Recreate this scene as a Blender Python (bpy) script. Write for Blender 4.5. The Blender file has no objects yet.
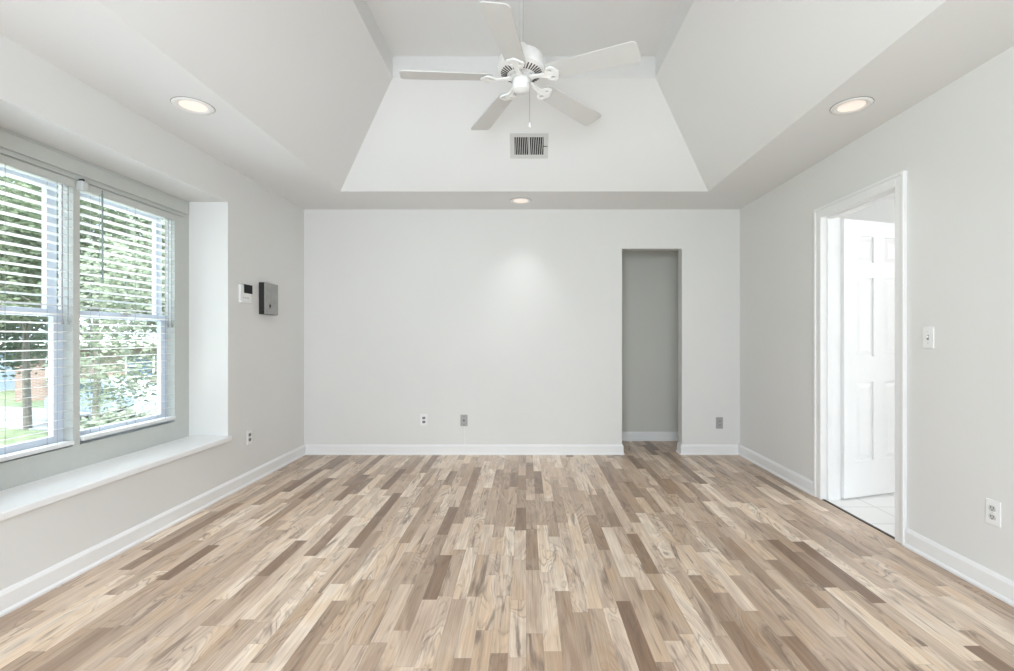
import bpy, bmesh, math, random
from mathutils import Vector, Matrix
random.seed(7)
PI = math.pi
SC = bpy.context.scene
COL = SC.collection

# ------------------------------------------------------------------ camera, world, lights, exposure
W, H, F = 1014, 671, 480.0
VPX, VPY, CZ = 526.0, 337.5, 1.165
cam_d = bpy.data.cameras.new('camera')
cam = bpy.data.objects.new('camera', cam_d)
COL.objects.link(cam)
cam.location = (0, 0, CZ)
cam.rotation_euler = (PI/2, 0, 0)
cam_d.sensor_fit = 'HORIZONTAL'
cam_d.sensor_width = 36
cam_d.lens = F/W*36
cam_d.shift_x = -(VPX-W/2)/W
cam_d.shift_y = (VPY-H/2)/W
cam_d.clip_start = 0.02
cam_d.clip_end = 300
SC.camera = cam

vs = SC.view_settings
vs.view_transform = 'Standard'
vs.look = 'None'
vs.exposure = 0.16
vs.gamma = 1.0
vs.use_curve_mapping = False
SC.cycles.use_denoising = True
SC.cycles.max_bounces = 14
SC.cycles.diffuse_bounces = 10
SC.cycles.glossy_bounces = 6
SC.cycles.transmission_bounces = 8
SC.cycles.transparent_max_bounces = 12
SC.cycles.sample_clamp_indirect = 6.0
SC.cycles.caustics_reflective = False
SC.cycles.caustics_refractive = False

world = bpy.data.worlds.new('sky')
SC.world = world
world.use_nodes = True
nt = world.node_tree
nt.nodes.clear()
wo = nt.nodes.new('ShaderNodeOutputWorld')
bg = nt.nodes.new('ShaderNodeBackground')
tc = nt.nodes.new('ShaderNodeTexCoord')
sx = nt.nodes.new('ShaderNodeSeparateXYZ')
rp = nt.nodes.new('ShaderNodeValToRGB')
rp.color_ramp.elements[0].position = 0.0
rp.color_ramp.elements[0].color = (0.80, 0.90, 1.0, 1)
rp.color_ramp.elements[1].position = 0.7
rp.color_ramp.elements[1].color = (0.82, 0.91, 1.0, 1)
nt.links.new(tc.outputs['Generated'], sx.inputs[0])
nt.links.new(sx.outputs['Z'], rp.inputs[0])
nt.links.new(rp.outputs[0], bg.inputs['Color'])
bg.inputs['Strength'].default_value = 1.0
mr = nt.nodes.new('ShaderNodeMapRange')
mr.inputs['From Min'].default_value = 0.22
mr.inputs['From Max'].default_value = 0.62
mr.inputs['To Min'].default_value = 1.5
mr.inputs['To Max'].default_value = 10.0
nt.links.new(sx.outputs['Z'], mr.inputs['Value'])
nt.links.new(mr.outputs[0], bg.inputs['Strength'])
nt.links.new(bg.outputs[0], wo.inputs['Surface'])


def lamp(name, kind, loc, rot, energy, color=(1, 1, 1), **kw):
    d = bpy.data.lights.new(name, kind)
    d.energy = energy
    d.color = color
    for k, v in kw.items():
        setattr(d, k, v)
    o = bpy.data.objects.new(name, d)
    COL.objects.link(o)
    o.location = loc
    o.rotation_euler = rot
    return o


# sun from behind the house (camera side), lighting the garden, not entering the room
lamp('sun', 'SUN', (10, 2, 20), (math.radians(35), math.radians(9), 0), 8.5, (1, 0.96, 0.9), angle=0.02)
# added fill: unseen area lamps set in the made-up opening behind the camera
lamp('rear_fill_up', 'AREA', (-0.60, -1.58, 0.75), (math.radians(128), 0, 0), 80, (0.84, 0.93, 1.0),
     shape='RECTANGLE', size=1.2, size_y=1.2)
lamp('rear_fill_down', 'AREA', (-0.04, -1.58, 1.75), (math.radians(68), 0, 0), 66, (0.86, 0.94, 1.0),
     shape='RECTANGLE', size=2.2, size_y=0.8)
# light of the side room (its ceiling fixture)
lamp('side_room_light', 'POINT', (4.4, 2.2, 2.0), (0, 0, 0), 54, (0.98, 0.99, 1.0), shadow_soft_size=0.16)

# portals: the sky is sampled through the window and the rear opening
for nm, loc, rot, sx_, sy_ in (('window_portal', (-2.64, 2.675, 1.285), (0, -PI/2, 0), 1.8, 1.8), ('rear_portal', (-0.04, -1.66, 1.15), (PI/2, 0, 0), 2.4, 2.1)):
    po = lamp(nm, 'AREA', loc, rot, 1, shape='RECTANGLE', size=sx_, size_y=sy_)
    po.data.cycles.is_portal = True

# ------------------------------------------------------------------ helpers


class MB:
    def __init__(self):
        self.bm = bmesh.new()

    def box(self, x0, x1, y0, y1, z0, z1, M=None):
        v = [self.bm.verts.new((x, y, z)) for x in (x0, x1) for y in (y0, y1) for z in (z0, z1)]
        if M is not None:
            for q in v:
                q.co = M @ q.co
        for f in ((0, 1, 3, 2), (4, 6, 7, 5), (0, 4, 5, 1), (2, 3, 7, 6), (0, 2, 6, 4), (1, 5, 7, 3)):
            self.bm.faces.new([v[i] for i in f])
        return self

    def bbox(self, x0, x1, y0, y1, z0, z1, b=0.003, seg=2, M=None):
        t = bmesh.new()
        bmesh.ops.create_cube(t, size=1)
        for v in t.verts:
            v.co = Vector(((x0+x1)/2+v.co.x*(x1-x0), (y0+y1)/2+v.co.y*(y1-y0), (z0+z1)/2+v.co.z*(z1-z0)))
        bmesh.ops.bevel(t, geom=t.edges[:], offset=b, segments=seg, affect='EDGES', profile=0.5)
        self.add(t, M)
        return self

    def add(self, t, M=None):
        if M is not None:
            bmesh.ops.transform(t, matrix=M, verts=t.verts[:])
        me = bpy.data.meshes.new('tmp')
        t.to_mesh(me)
        t.free()
        self.bm.from_mesh(me)
        bpy.data.meshes.remove(me)

    def quad(self, *pts):
        self.bm.faces.new([self.bm.verts.new(p) for p in pts])
        return self

    def lathe(self, prof, n=48, M=None, cap=True):
        """prof: list of (r, z), revolved about z"""
        t = bmesh.new()
        rings = []
        for r, z in prof:
            if r < 1e-6:
                rings.append([t.verts.new((0, 0, z))])
            else:
                rings.append([t.verts.new((r*math.cos(2*PI*i/n), r*math.sin(2*PI*i/n), z)) for i in range(n)])
        for a, b in zip(rings, rings[1:]):
            for i in range(n):
                j = (i+1) % n
                if len(a) == 1 and len(b) == 1:
                    continue
                if len(a) == 1:
                    t.faces.new((a[0], b[j], b[i]))
                elif len(b) == 1:
                    t.faces.new((a[i], a[j], b[0]))
                else:
                    t.faces.new((a[i], a[j], b[j], b[i]))
        if cap:
            for r in (rings[0], rings[-1]):
                if len(r) > 1:
                    t.faces.new(r)
        bmesh.ops.recalc_face_normals(t, faces=t.faces[:])
        self.add(t, M)
        return self

    def tube(self, pts, r, n=10):
        pts = [Vector(p) for p in pts]
        rr = r if isinstance(r, (list, tuple)) else [r]*len(pts)
        t = bmesh.new()
        rings = []
        for k, p in enumerate(pts):
            d = (pts[min(k+1, len(pts)-1)]-pts[max(k-1, 0)]).normalized()
            a = d.orthogonal().normalized()
            if rings and pa is not None:
                a = (pa-d*pa.dot(d)).normalized()
            pa = a
            b = d.cross(a)
            rings.append([t.verts.new(p+(a*math.cos(2*PI*i/n)+b*math.sin(2*PI*i/n))*rr[k]) for i in range(n)])
        for A, B in zip(rings, rings[1:]):
            for i in range(n):
                j = (i+1) % n
                t.faces.new((A[i], A[j], B[j], B[i]))
        t.faces.new(rings[0])
        t.faces.new(rings[-1])
        bmesh.ops.recalc_face_normals(t, faces=t.faces[:])
        self.add(t)
        return self

    def prism(self, poly, axis, a, b, M=None):
        """poly in the two other axes extruded from a to b along axis"""
        t = bmesh.new()

        def P(u, v, w):
            return {'x': (w, u, v), 'y': (u, w, v), 'z': (u, v, w)}[axis]
        A = [t.verts.new(P(u, v, a)) for u, v in poly]
        B = [t.verts.new(P(u, v, b)) for u, v in poly]
        n = len(poly)
        t.faces.new(A)
        t.faces.new(B)
        for i in range(n):
            t.faces.new((A[i], A[(i+1) % n], B[(i+1) % n], B[i]))
        bmesh.ops.recalc_face_normals(t, faces=t.faces[:])
        self.add(t, M)
        return self

    def obj(self, name, m, parent=None, smooth=False, loc=None, rot=None):
        bmesh.ops.recalc_face_normals(self.bm, faces=self.bm.faces[:])
        me = bpy.data.meshes.new(name)
        self.bm.to_mesh(me)
        self.bm.free()
        if smooth:
            me.shade_smooth()
            try:
                me.set_sharp_from_angle(angle=math.radians(38))
            except Exception:
                pass
        me.materials.append(m)
        o = bpy.data.objects.new(name, me)
        COL.objects.link(o)
        if parent is not None:
            o.parent = parent
        if loc is not None:
            o.location = loc
        if rot is not None:
            o.rotation_euler = rot
        return o


def shape2d(outline, holes, thick, bevel=0.0):
    """a flat plate with holes (outline/holes lists of xy), as a temporary bmesh"""
    cu = bpy.data.curves.new('tmp', 'CURVE')
    cu.dimensions = '2D'
    cu.fill_mode = 'BOTH'
    cu.extrude = thick/2
    cu.bevel_depth = bevel
    for pl in [outline]+holes:
        s = cu.splines.new('POLY')
        s.points.add(len(pl)-1)
        for p, (x, y) in zip(s.points, pl):
            p.co = (x, y, 0, 1)
        s.use_cyclic_u = True
    o = bpy.data.objects.new('tmp', cu)
    COL.objects.link(o)
    dg = bpy.context.evaluated_depsgraph_get()
    me = bpy.data.meshes.new_from_object(o.evaluated_get(dg))
    t = bmesh.new()
    t.from_mesh(me)
    bpy.data.objects.remove(o)
    bpy.data.curves.remove(cu)
    bpy.data.meshes.remove(me)
    bmesh.ops.remove_doubles(t, verts=t.verts[:], dist=1e-6)
    return t


def thing(name, label, cat, loc=(0, 0, 0), rot=(0, 0, 0), group=None):
    o = bpy.data.objects.new(name, None)
    o.empty_display_size = 0.1
    COL.objects.link(o)
    o.location = loc
    o.rotation_euler = rot
    return tag(o, label, cat, group)


def tag(o, label, cat, group=None, kind=None):
    o['label'] = label
    o['category'] = cat
    if group:
        o['group'] = group
    if kind:
        o['kind'] = kind
    return o


def struct(o, label=None):
    o['kind'] = 'structure'
    if label:
        o['label'] = label
    return o


def dup(root, loc, rz=0, sc=1.0, label=None):
    def cp(o, parent):
        c = o.copy()
        COL.objects.link(c)
        if parent is not None:
            c.parent = parent
        for ch in list(o.children):
            cp(ch, c)
        return c
    r = cp(root, None)
    r.location = loc
    r.rotation_euler = (0, 0, rz)
    r.scale = (sc, sc, sc)
    if label:
        r['label'] = label
    return r


# ------------------------------------------------------------------ materials
def mat(name, col, rough=0.5, metal=0.0, spec=0.5, noise=0.0, nscale=20.0, bump=0.0, bscale=200.0, emit=None, estr=0.0, trans=0.0):
    m = bpy.data.materials.new(name)
    m.use_nodes = True
    n = m.node_tree.nodes
    L = m.node_tree.links
    b = n['Principled BSDF']
    b.inputs['Base Color'].default_value = (*col, 1)
    b.inputs['Roughness'].default_value = rough
    b.inputs['Metallic'].default_value = metal
    b.inputs['Specular IOR Level'].default_value = spec
    tcn = n.new('ShaderNodeTexCoord')
    if noise > 0:
        t = n.new('ShaderNodeTexNoise')
        t.inputs['Scale'].default_value = nscale
        t.inputs['Detail'].default_value = 4
        L.new(tcn.outputs['Object'], t.inputs['Vector'])
        mr = n.new('ShaderNodeMapRange')
        mr.inputs['From Min'].default_value = 0.3
        mr.inputs['From Max'].default_value = 0.7
        mr.inputs['To Min'].default_value = 1-noise
        mr.inputs['To Max'].default_value = 1+noise
        L.new(t.outputs['Fac'], mr.inputs['Value'])
        mx = n.new('ShaderNodeVectorMath')
        mx.operation = 'SCALE'
        mx.inputs[0].default_value = col
        L.new(mr.outputs[0], mx.inputs['Scale'])
        L.new(mx.outputs[0], b.inputs['Base Color'])
    if bump > 0:
        t = n.new('ShaderNodeTexNoise')
        t.inputs['Scale'].default_value = bscale
        t.inputs['Detail'].default_value = 3
        L.new(tcn.outputs['Object'], t.inputs['Vector'])
        bp = n.new('ShaderNodeBump')
        bp.inputs['Strength'].default_value = bump
        bp.inputs['Distance'].default_value = 0.002
        L.new(t.outputs['Fac'], bp.inputs['Height'])
        L.new(bp.outputs[0], b.inputs['Normal'])
    if emit:
        b.inputs['Emission Color'].default_value = (*emit, 1)
        b.inputs['Emission Strength'].default_value = estr
    if trans:
        b.inputs['Transmission Weight'].default_value = trans
    return m


M = {}
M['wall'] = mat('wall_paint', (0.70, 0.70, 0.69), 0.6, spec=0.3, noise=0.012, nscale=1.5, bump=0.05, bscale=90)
M['alcove'] = mat('alcove_shade_paint', (0.60, 0.60, 0.56), 0.6, spec=0.3, noise=0.012, nscale=1.5, bump=0.05, bscale=90)  # wall paint darkened, the alcove's shade put into its colour
M['ceil'] = mat('ceiling_paint', (0.735, 0.74, 0.74), 0.75, spec=0.2, noise=0.012, nscale=1.2, bump=0.05, bscale=90)
M['trim'] = mat('trim_gloss', (0.79, 0.795, 0.80), 0.3, spec=0.5, noise=0.01, nscale=6)
M['vinyl'] = mat('window_vinyl', (0.62, 0.67, 0.76), 0.35, noise=0.01)  # bluish tint carries the shaded look of the sashes
M['frame'] = mat('window_casing_shaded', (0.50, 0.515, 0.49), 0.4, noise=0.015)  # greyed so the colour carries the casing's backlit shade
M['slat'] = mat('blind_slat', (0.70, 0.705, 0.70), 0.4, noise=0.01)
M['cord'] = mat('blind_cord', (0.30, 0.32, 0.33), 0.7, noise=0.05)
M['wand'] = mat('tilt_wand', (0.22, 0.28, 0.27), 0.25, noise=0.05)
M['clear'] = mat('clear_plastic', (0.85, 0.88, 0.88), 0.15, noise=0.02, trans=0.35)
M['fan'] = mat('fan_white', (0.84, 0.845, 0.84), 0.35, noise=0.01)
M['blade'] = mat('fan_blade', (0.62, 0.62, 0.61), 0.45, noise=0.015, nscale=8)
M['dark'] = mat('dark_slot', (0.03, 0.03, 0.03), 0.6, noise=0.1)
M['rod'] = mat('rod_painted', (0.62, 0.62, 0.61), 0.35, noise=0.02)
M['brass'] = mat('chain_metal', (0.45, 0.44, 0.40), 0.3, metal=0.8, noise=0.05)
M['plate'] = mat('plate_white', (0.78, 0.785, 0.78), 0.35, noise=0.01)
M['plate_grey'] = mat('plate_grey', (0.36, 0.36, 0.355), 0.4, noise=0.05, nscale=60)
M['socket'] = mat('socket_face', (0.55, 0.55, 0.54), 0.4, noise=0.03)
M['socket_dark'] = mat('socket_face_dark', (0.20, 0.20, 0.20), 0.4, noise=0.05)
M['screen'] = mat('black_screen', (0.012, 0.012, 0.014), 0.45, spec=0.15, noise=0.1)
M['steel'] = mat('grey_steel', (0.34, 0.34, 0.33), 0.45, metal=0.25, noise=0.12, nscale=18)
M['steel_dark'] = mat('dark_steel', (0.03, 0.03, 0.029), 0.6, spec=0.2, noise=0.1)
M['grille'] = mat('grille_white', (0.57, 0.57, 0.565), 0.4, noise=0.02)
M['lens'] = mat('lamp_lens', (0.55, 0.5, 0.45), 0.4, noise=0.02, emit=(1.0, 0.85, 0.75), estr=0.58)
M['can'] = mat('can_reflector', (0.72, 0.66, 0.60), 0.35, noise=0.02)
M['ring'] = mat('can_trim', (0.80, 0.79, 0.775), 0.4, noise=0.02)
M['shadow_gap'] = mat('shadow_gap_grey', (0.22, 0.21, 0.2), 0.6, noise=0.05)
M['thresh'] = mat('threshold_dark', (0.05, 0.045, 0.04), 0.6, noise=0.15)
M['nickel'] = mat('nickel', (0.6, 0.6, 0.58), 0.25, metal=0.9, noise=0.02)


def glass_mat():
    m = bpy.data.materials.new('window_glass')
    m.use_nodes = True
    n = m.node_tree.nodes
    L = m.node_tree.links
    n.clear()
    o = n.new('ShaderNodeOutputMaterial')
    mx = n.new('ShaderNodeMixShader')
    t = n.new('ShaderNodeBsdfTransparent')
    g = n.new('ShaderNodeBsdfGlossy')
    lw = n.new('ShaderNodeLayerWeight')
    lw.inputs['Blend'].default_value = 0.5
    pw = n.new('ShaderNodeMath')
    pw.operation = 'POWER'
    pw.inputs[1].default_value = 4.0
    L.new(lw.outputs['Facing'], pw.inputs[0])
    fr = n.new('ShaderNodeMath')
    fr.operation = 'MULTIPLY_ADD'
    fr.inputs[1].default_value = 0.7
    fr.inputs[2].default_value = 0.03
    L.new(pw.outputs[0], fr.inputs[0])
    t.inputs['Color'].default_value = (0.93, 0.96, 0.96, 1)
    g.inputs['Roughness'].default_value = 0.03
    L.new(fr.outputs[0], mx.inputs[0])
    L.new(t.outputs[0], mx.inputs[1])
    L.new(g.outputs[0], mx.inputs[2])
    L.new(mx.outputs[0], o.inputs['Surface'])
    return m


M['glass'] = glass_mat()


def floor_mat():
    m = bpy.data.materials.new('strip_wood_floor')
    m.use_nodes = True
    n = m.node_tree.nodes
    L = m.node_tree.links
    b = n['Principled BSDF']

    def math_(op, a=None, bb=None, c=None):
        q = n.new('ShaderNodeMath')
        q.operation = op
        for i, v in enumerate((a, bb, c)):
            if v is None:
                continue
            if isinstance(v, (int, float)):
                q.inputs[i].default_value = v
            else:
                L.new(v, q.inputs[i])
        return q.outputs[0]

    def comb(x, y, z):
        q = n.new('ShaderNodeCombineXYZ')
        for i, v in enumerate((x, y, z)):
            if isinstance(v, (int, float)):
                q.inputs[i].default_value = v
            else:
                L.new(v, q.inputs[i])
        return q.outputs[0]

    def wn(vec):
        q = n.new('ShaderNodeTexWhiteNoise')
        q.noise_dimensions = '3D'
        L.new(vec, q.inputs['Vector'])
        return q.outputs['Value']

    def ramp(v, els, interp='LINEAR'):
        q = n.new('ShaderNodeValToRGB')
        q.color_ramp.interpolation = interp
        e = q.color_ramp.elements
        while len(e) < len(els):
            e.new(0.5)
        for k, (p, c) in zip(e, els):
            k.position = p
            k.color = (*c, 1)
        L.new(v, q.inputs[0])
        return q.outputs[0]

    def noise(vec, scale, detail=4, rough=0.55, dist=0.0):
        q = n.new('ShaderNodeTexNoise')
        q.inputs['Scale'].default_value = scale
        q.inputs['Detail'].default_value = detail
        q.inputs['Roughness'].default_value = rough
        q.inputs['Distortion'].default_value = dist
        L.new(vec, q.inputs['Vector'])
        return q.outputs['Fac']

    tcn = n.new('ShaderNodeTexCoord')
    sp = n.new('ShaderNodeSeparateXYZ')
    L.new(tcn.outputs['Object'], sp.inputs[0])
    x, y = sp.outputs['X'], sp.outputs['Y']
    WID = 0.066
    u = math_('DIVIDE', x, WID)
    row = math_('FLOOR', u)
    fu = math_('FRACT', u)
    r1 = wn(comb(row, 3.7, 1.3))
    r2 = wn(comb(row, 9.1, 5.2))
    ln = math_('MULTIPLY_ADD', r1, 0.30, 0.36)
    v = math_('ADD', math_('DIVIDE', y, ln), math_('MULTIPLY', r2, 13.0))
    idx = math_('FLOOR', v)
    fv = math_('FRACT', v)
    p1 = wn(comb(row, idx, 0.5))
    p2 = wn(comb(row, idx, 7.5))
    p3 = wn(comb(row, idx, 15.5))
    base = ramp(p1, [(0.0, (0.25, 0.16, 0.105)), (0.06, (0.35, 0.245, 0.17)), (0.22, (0.49, 0.37, 0.275)),
                     (0.5, (0.61, 0.48, 0.37)), (0.75, (0.72, 0.59, 0.47)), (1.0, (0.84, 0.725, 0.60))])
    # figure: swirling bands along the strip, each strip from its own part of the log
    pv = comb(math_('MULTIPLY_ADD', x, 7.0, math_('MULTIPLY', p2, 91.0)),
              math_('MULTIPLY_ADD', y, 1.6, math_('MULTIPLY', p3, 57.0)), math_('MULTIPLY', p1, 31.0))
    fig = noise(pv, 1.1, 2, 0.45, 1.0)
    tan = ramp(fig, [(0.38, (0.93, 0.86, 0.78)), (0.5, (1.0, 1.0, 1.0)), (0.62, (0.84, 0.80, 0.78))])
    base0 = base
    q_ = n.new('ShaderNodeMix')
    q_.data_type = 'RGBA'
    q_.blend_type = 'MULTIPLY'
    q_.inputs['Factor'].default_value = 1.0
    L.new(base0, q_.inputs[6])
    L.new(tan, q_.inputs[7])
    base = q_.outputs[2]
    rings = math_('FRACT', math_('MULTIPLY', fig, 13.0))
    tri = math_('ABSOLUTE', math_('MULTIPLY_ADD', rings, 2.0, -1.0))
    band = noise(comb(math_('MULTIPLY', x, 5.0), math_('MULTIPLY_ADD', y, 2.0, math_('MULTIPLY', p1, 70.0)), 4.0), 1.5, 2)
    bandm = n.new('ShaderNodeMapRange')
    bandm.inputs['From Min'].default_value = 0.42
    bandm.inputs['From Max'].default_value = 0.62
    bandm.clamp = True
    L.new(band, bandm.inputs['Value'])
    ringm = math_('MULTIPLY', math_('POWER', tri, 4.0), math_('MULTIPLY', bandm.outputs[0], math_('GREATER_THAN', p3, 0.25)))
    # fine grain
    gv = comb(math_('MULTIPLY', x, 130.0), math_('MULTIPLY_ADD', y, 3.5, math_('MULTIPLY', p2, 40.0)), p3)
    grain = noise(gv, 1.0, 5, 0.6, 0.3)
    # soft dark heartwood streaks
    sv = comb(math_('MULTIPLY_ADD', x, 14.0, math_('MULTIPLY', p3, 33.0)), math_('MULTIPLY_ADD', y, 1.6, math_('MULTIPLY', p2, 17.0)), 2.0)
    st = noise(sv, 1.3, 4, 0.6, 0.9)
    stm = n.new('ShaderNodeMapRange')
    stm.inputs['From Min'].default_value = 0.56
    stm.inputs['From Max'].default_value = 0.70
    stm.clamp = True
    L.new(st, stm.inputs['Value'])

    def mix(fac, a, c, blend='MIX'):
        q = n.new('ShaderNodeMix')
        q.data_type = 'RGBA'
        q.blend_type = blend
        if isinstance(fac, (int, float)):
            q.inputs['Factor'].default_value = fac
        else:
            L.new(fac, q.inputs['Factor'])
        for s, v_ in ((q.inputs[6], a), (q.inputs[7], c)):
            if isinstance(v_, tuple):
                s.default_value = (*v_, 1)
            else:
                L.new(v_, s)
        return q.outputs[2]

    c = mix(math_('MULTIPLY', ringm, 0.68), base, (0.15, 0.10, 0.075))
    c = mix(math_('MULTIPLY', stm.outputs[0], 0.85), c, (0.19, 0.13, 0.095))
    gr = ramp(grain, [(0.3, (0.80, 0.79, 0.78)), (0.7, (1.13, 1.12, 1.11))])
    c = mix(1.0, c, gr, 'MULTIPLY')
    # thin joints
    e1 = math_('LESS_THAN', fu, 0.012)
    e2 = math_('LESS_THAN', math_('MULTIPLY', fv, ln), 0.0012)
    c = mix(math_('MULTIPLY', math_('MAXIMUM', e1, e2), 0.5), c, (0.12, 0.08, 0.055))
    L.new(c, b.inputs['Base Color'])
    ro = math_('MULTIPLY_ADD', grain, 0.10, 0.26)
    L.new(ro, b.inputs['Roughness'])
    b.inputs['Specular IOR Level'].default_value = 0.5
    bp = n.new('ShaderNodeBump')
    bp.inputs['Strength'].default_value = 0.06
    bp.inputs['Distance'].default_value = 0.001
    L.new(grain, bp.inputs['Height'])
    L.new(bp.outputs[0], b.inputs['Normal'])
    return m


M['floor'] = floor_mat()


def brick_mat(name, c1, c2, mortar, scale, bw=0.5, bh=0.25, ms=0.02, rough=0.6, vert=False):
    m = bpy.data.materials.new(name)
    m.use_nodes = True
    n = m.node_tree.nodes
    L = m.node_tree.links
    b = n['Principled BSDF']
    t = n.new('ShaderNodeTexBrick')
    t.inputs['Color1'].default_value = (*c1, 1)
    t.inputs['Color2'].default_value = (*c2, 1)
    t.inputs['Mortar'].default_value = (*mortar, 1)
    t.inputs['Scale'].default_value = scale
    t.inputs['Brick Width'].default_value = bw
    t.inputs['Row Height'].default_value = bh
    t.inputs['Mortar Size'].default_value = ms
    tcn = n.new('ShaderNodeTexCoord')
    if vert:
        sp = n.new('ShaderNodeSeparateXYZ')
        ad = n.new('ShaderNodeMath')
        cb = n.new('ShaderNodeCombineXYZ')
        L.new(tcn.outputs['Object'], sp.inputs[0])
        L.new(sp.outputs['X'], ad.inputs[0])
        L.new(sp.outputs['Y'], ad.inputs[1])
        L.new(ad.outputs[0], cb.inputs[0])
        L.new(sp.outputs['Z'], cb.inputs[1])
        L.new(cb.outputs[0], t.inputs['Vector'])
    else:
        t.offset = 0.0
        L.new(tcn.outputs['Object'], t.inputs['Vector'])
    L.new(t.outputs['Color'], b.inputs['Base Color'])
    b.inputs['Roughness'].default_value = rough
    return m


M['tile'] = brick_mat('white_floor_tile', (0.82, 0.82, 0.81), (0.80, 0.80, 0.79), (0.62, 0.62, 0.60), 1.0, 0.3, 0.3, 0.006, 0.3)
M['brick'] = brick_mat('red_brick', (0.24, 0.13, 0.105), (0.29, 0.17, 0.14), (0.3, 0.28, 0.25), 2.0, 0.44, 0.15, 0.03, 0.8, True)
M['roof'] = mat('roof_shingle', (0.30, 0.33, 0.38), 0.8, noise=0.2, nscale=6)
M['siding'] = mat('pale_blue_siding', (0.22, 0.28, 0.36), 0.7, noise=0.05, nscale=3)
M['lawn'] = mat('lawn', (0.14, 0.17, 0.10), 0.9, spec=0.1, noise=0.35, nscale=3.5, bump=0.6, bscale=30)
M['road'] = mat('pale_concrete', (0.26, 0.26, 0.26), 0.9, noise=0.08, nscale=3)
M['bounce_slab'] = mat('bounce_slab_pale', (0.62, 0.62, 0.60), 0.9, noise=0.08, nscale=3)
M['bark'] = mat('bark', (0.13, 0.12, 0.105), 0.9, noise=0.3, nscale=10, bump=0.6, bscale=25)
M['carpaint'] = mat('car_paint', (0.45, 0.52, 0.62), 0.25, noise=0.02)
M['carglass'] = mat('car_glass', (0.10, 0.14, 0.2), 0.1, noise=0.05)
M['tyre'] = mat('tyre', (0.03, 0.03, 0.03), 0.8, noise=0.1)


def leaf_mat(name, c1, c2):
    m = bpy.data.materials.new(name)
    m.use_nodes = True
    n = m.node_tree.nodes
    L = m.node_tree.links
    n.clear()
    o = n.new('ShaderNodeOutputMaterial')
    g = n.new('ShaderNodeTexNoise')
    tcn = n.new('ShaderNodeTexCoord')
    g.inputs['Scale'].default_value = 2.5
    L.new(tcn.outputs['Object'], g.inputs['Vector'])
    r = n.new('ShaderNodeValToRGB')
    r.color_ramp.elements[0].position = 0.35
    r.color_ramp.elements[0].color = (*c1, 1)
    r.color_ramp.elements[1].position = 0.65
    r.color_ramp.elements[1].color = (*c2, 1)
    L.new(g.outputs['Fac'], r.inputs[0])
    d = n.new('ShaderNodeBsdfDiffuse')
    t = n.new('ShaderNodeBsdfTranslucent')
    mx = n.new('ShaderNodeMixShader')
    mx.inputs[0].default_value = 0.4
    L.new(r.outputs[0], d.inputs[0])
    L.new(r.outputs[0], t.inputs[0])
    L.new(d.outputs[0], mx.inputs[1])
    L.new(t.outputs[0], mx.inputs[2])
    L.new(mx.outputs[0], o.inputs['Surface'])
    return m


M['leaf_a'] = leaf_mat('leaves_mid_green', (0.13, 0.165, 0.10), (0.23, 0.26, 0.18))
M['leaf_b'] = leaf_mat('leaves_pale_green', (0.19, 0.225, 0.16), (0.32, 0.34, 0.26))
M['leaf_c'] = leaf_mat('leaves_deep_green', (0.09, 0.12, 0.085), (0.16, 0.19, 0.135))

# ------------------------------------------------------------------ room shell
XL, XR, YB, YF, ZC = -2.21, 2.13, 4.78, -1.5, 2.44
# window opening in the left wall (deep reveal)
OY0, OY1, OZ0, OZ1 = 1.79, 3.56, 0.40, 2.17
XW = -2.5                      # plane of the window casing
# alcove opening in the back wall
AX0, AX1, AZ = 0.956, 1.553, 2.05
# doorway in the right wall
DY0, DY1, DZ = 2.75, 3.45, 2.03
WT = 0.115

m = MB()
m.box(XL-1, XR+0.02, YF-0.15, YB, -0.12, 0)
m.box(0.3, 2.2, YB, 5.43, -0.12, 0)
struct(m.obj('floor', M['floor']))

m = MB()
t0, t1 = OY0, OY1
m.box(XL-0.36, XL, YF-0.15, OY0, -0.1, 3.5)
m.box(XL-0.36, XL, OY1, YB+0.12, -0.1, 3.5)
m.box(XL-0.36, XL, OY0, OY1, -0.1, OZ0)
m.box(XL-0.36, XL, OY0, OY1, OZ1, 3.5)
struct(m.obj('wall_left', M['wall']))

m = MB()
m.box(XL-0.36, AX0, YB, YB+WT, -0.1, 3.5)
m.box(AX1, XR+WT, YB, YB+WT, -0.1, 3.5)
m.box(AX0, AX1, YB, YB+WT, AZ, 3.5)
struct(m.obj('wall_back', M['wall']))

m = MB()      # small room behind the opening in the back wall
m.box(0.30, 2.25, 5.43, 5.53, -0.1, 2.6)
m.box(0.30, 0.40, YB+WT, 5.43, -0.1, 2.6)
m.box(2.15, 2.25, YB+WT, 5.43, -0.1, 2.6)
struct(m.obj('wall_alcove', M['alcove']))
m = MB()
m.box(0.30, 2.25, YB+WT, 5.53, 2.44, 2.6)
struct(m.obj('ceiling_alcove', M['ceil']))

m = MB()
m.box(XR, XR+WT, YF-0.15, DY0, -0.1, 3.5)
m.box(XR, XR+WT, DY1, YB, -0.1, 3.5)
m.box(XR, XR+WT, DY0, DY1, DZ, 3.5)
struct(m.obj('wall_right', M['wall']))

# rear wall behind the camera with an opening added to let light in
RX0, RX1, RZ0, RZ1 = -1.24, 1.16, 0.1, 2.2
m = MB()
m.box(XL, RX0, YF-0.15, YF, 0, 3.5)
m.box(RX1, XR, YF-0.15, YF, 0, 3.5)
m.box(RX0, RX1, YF-0.15, YF, 0, RZ0)
m.box(RX0, RX1, YF-0.15, YF, RZ1, 3.5)
struct(m.obj('wall_front', M['wall']))

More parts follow.
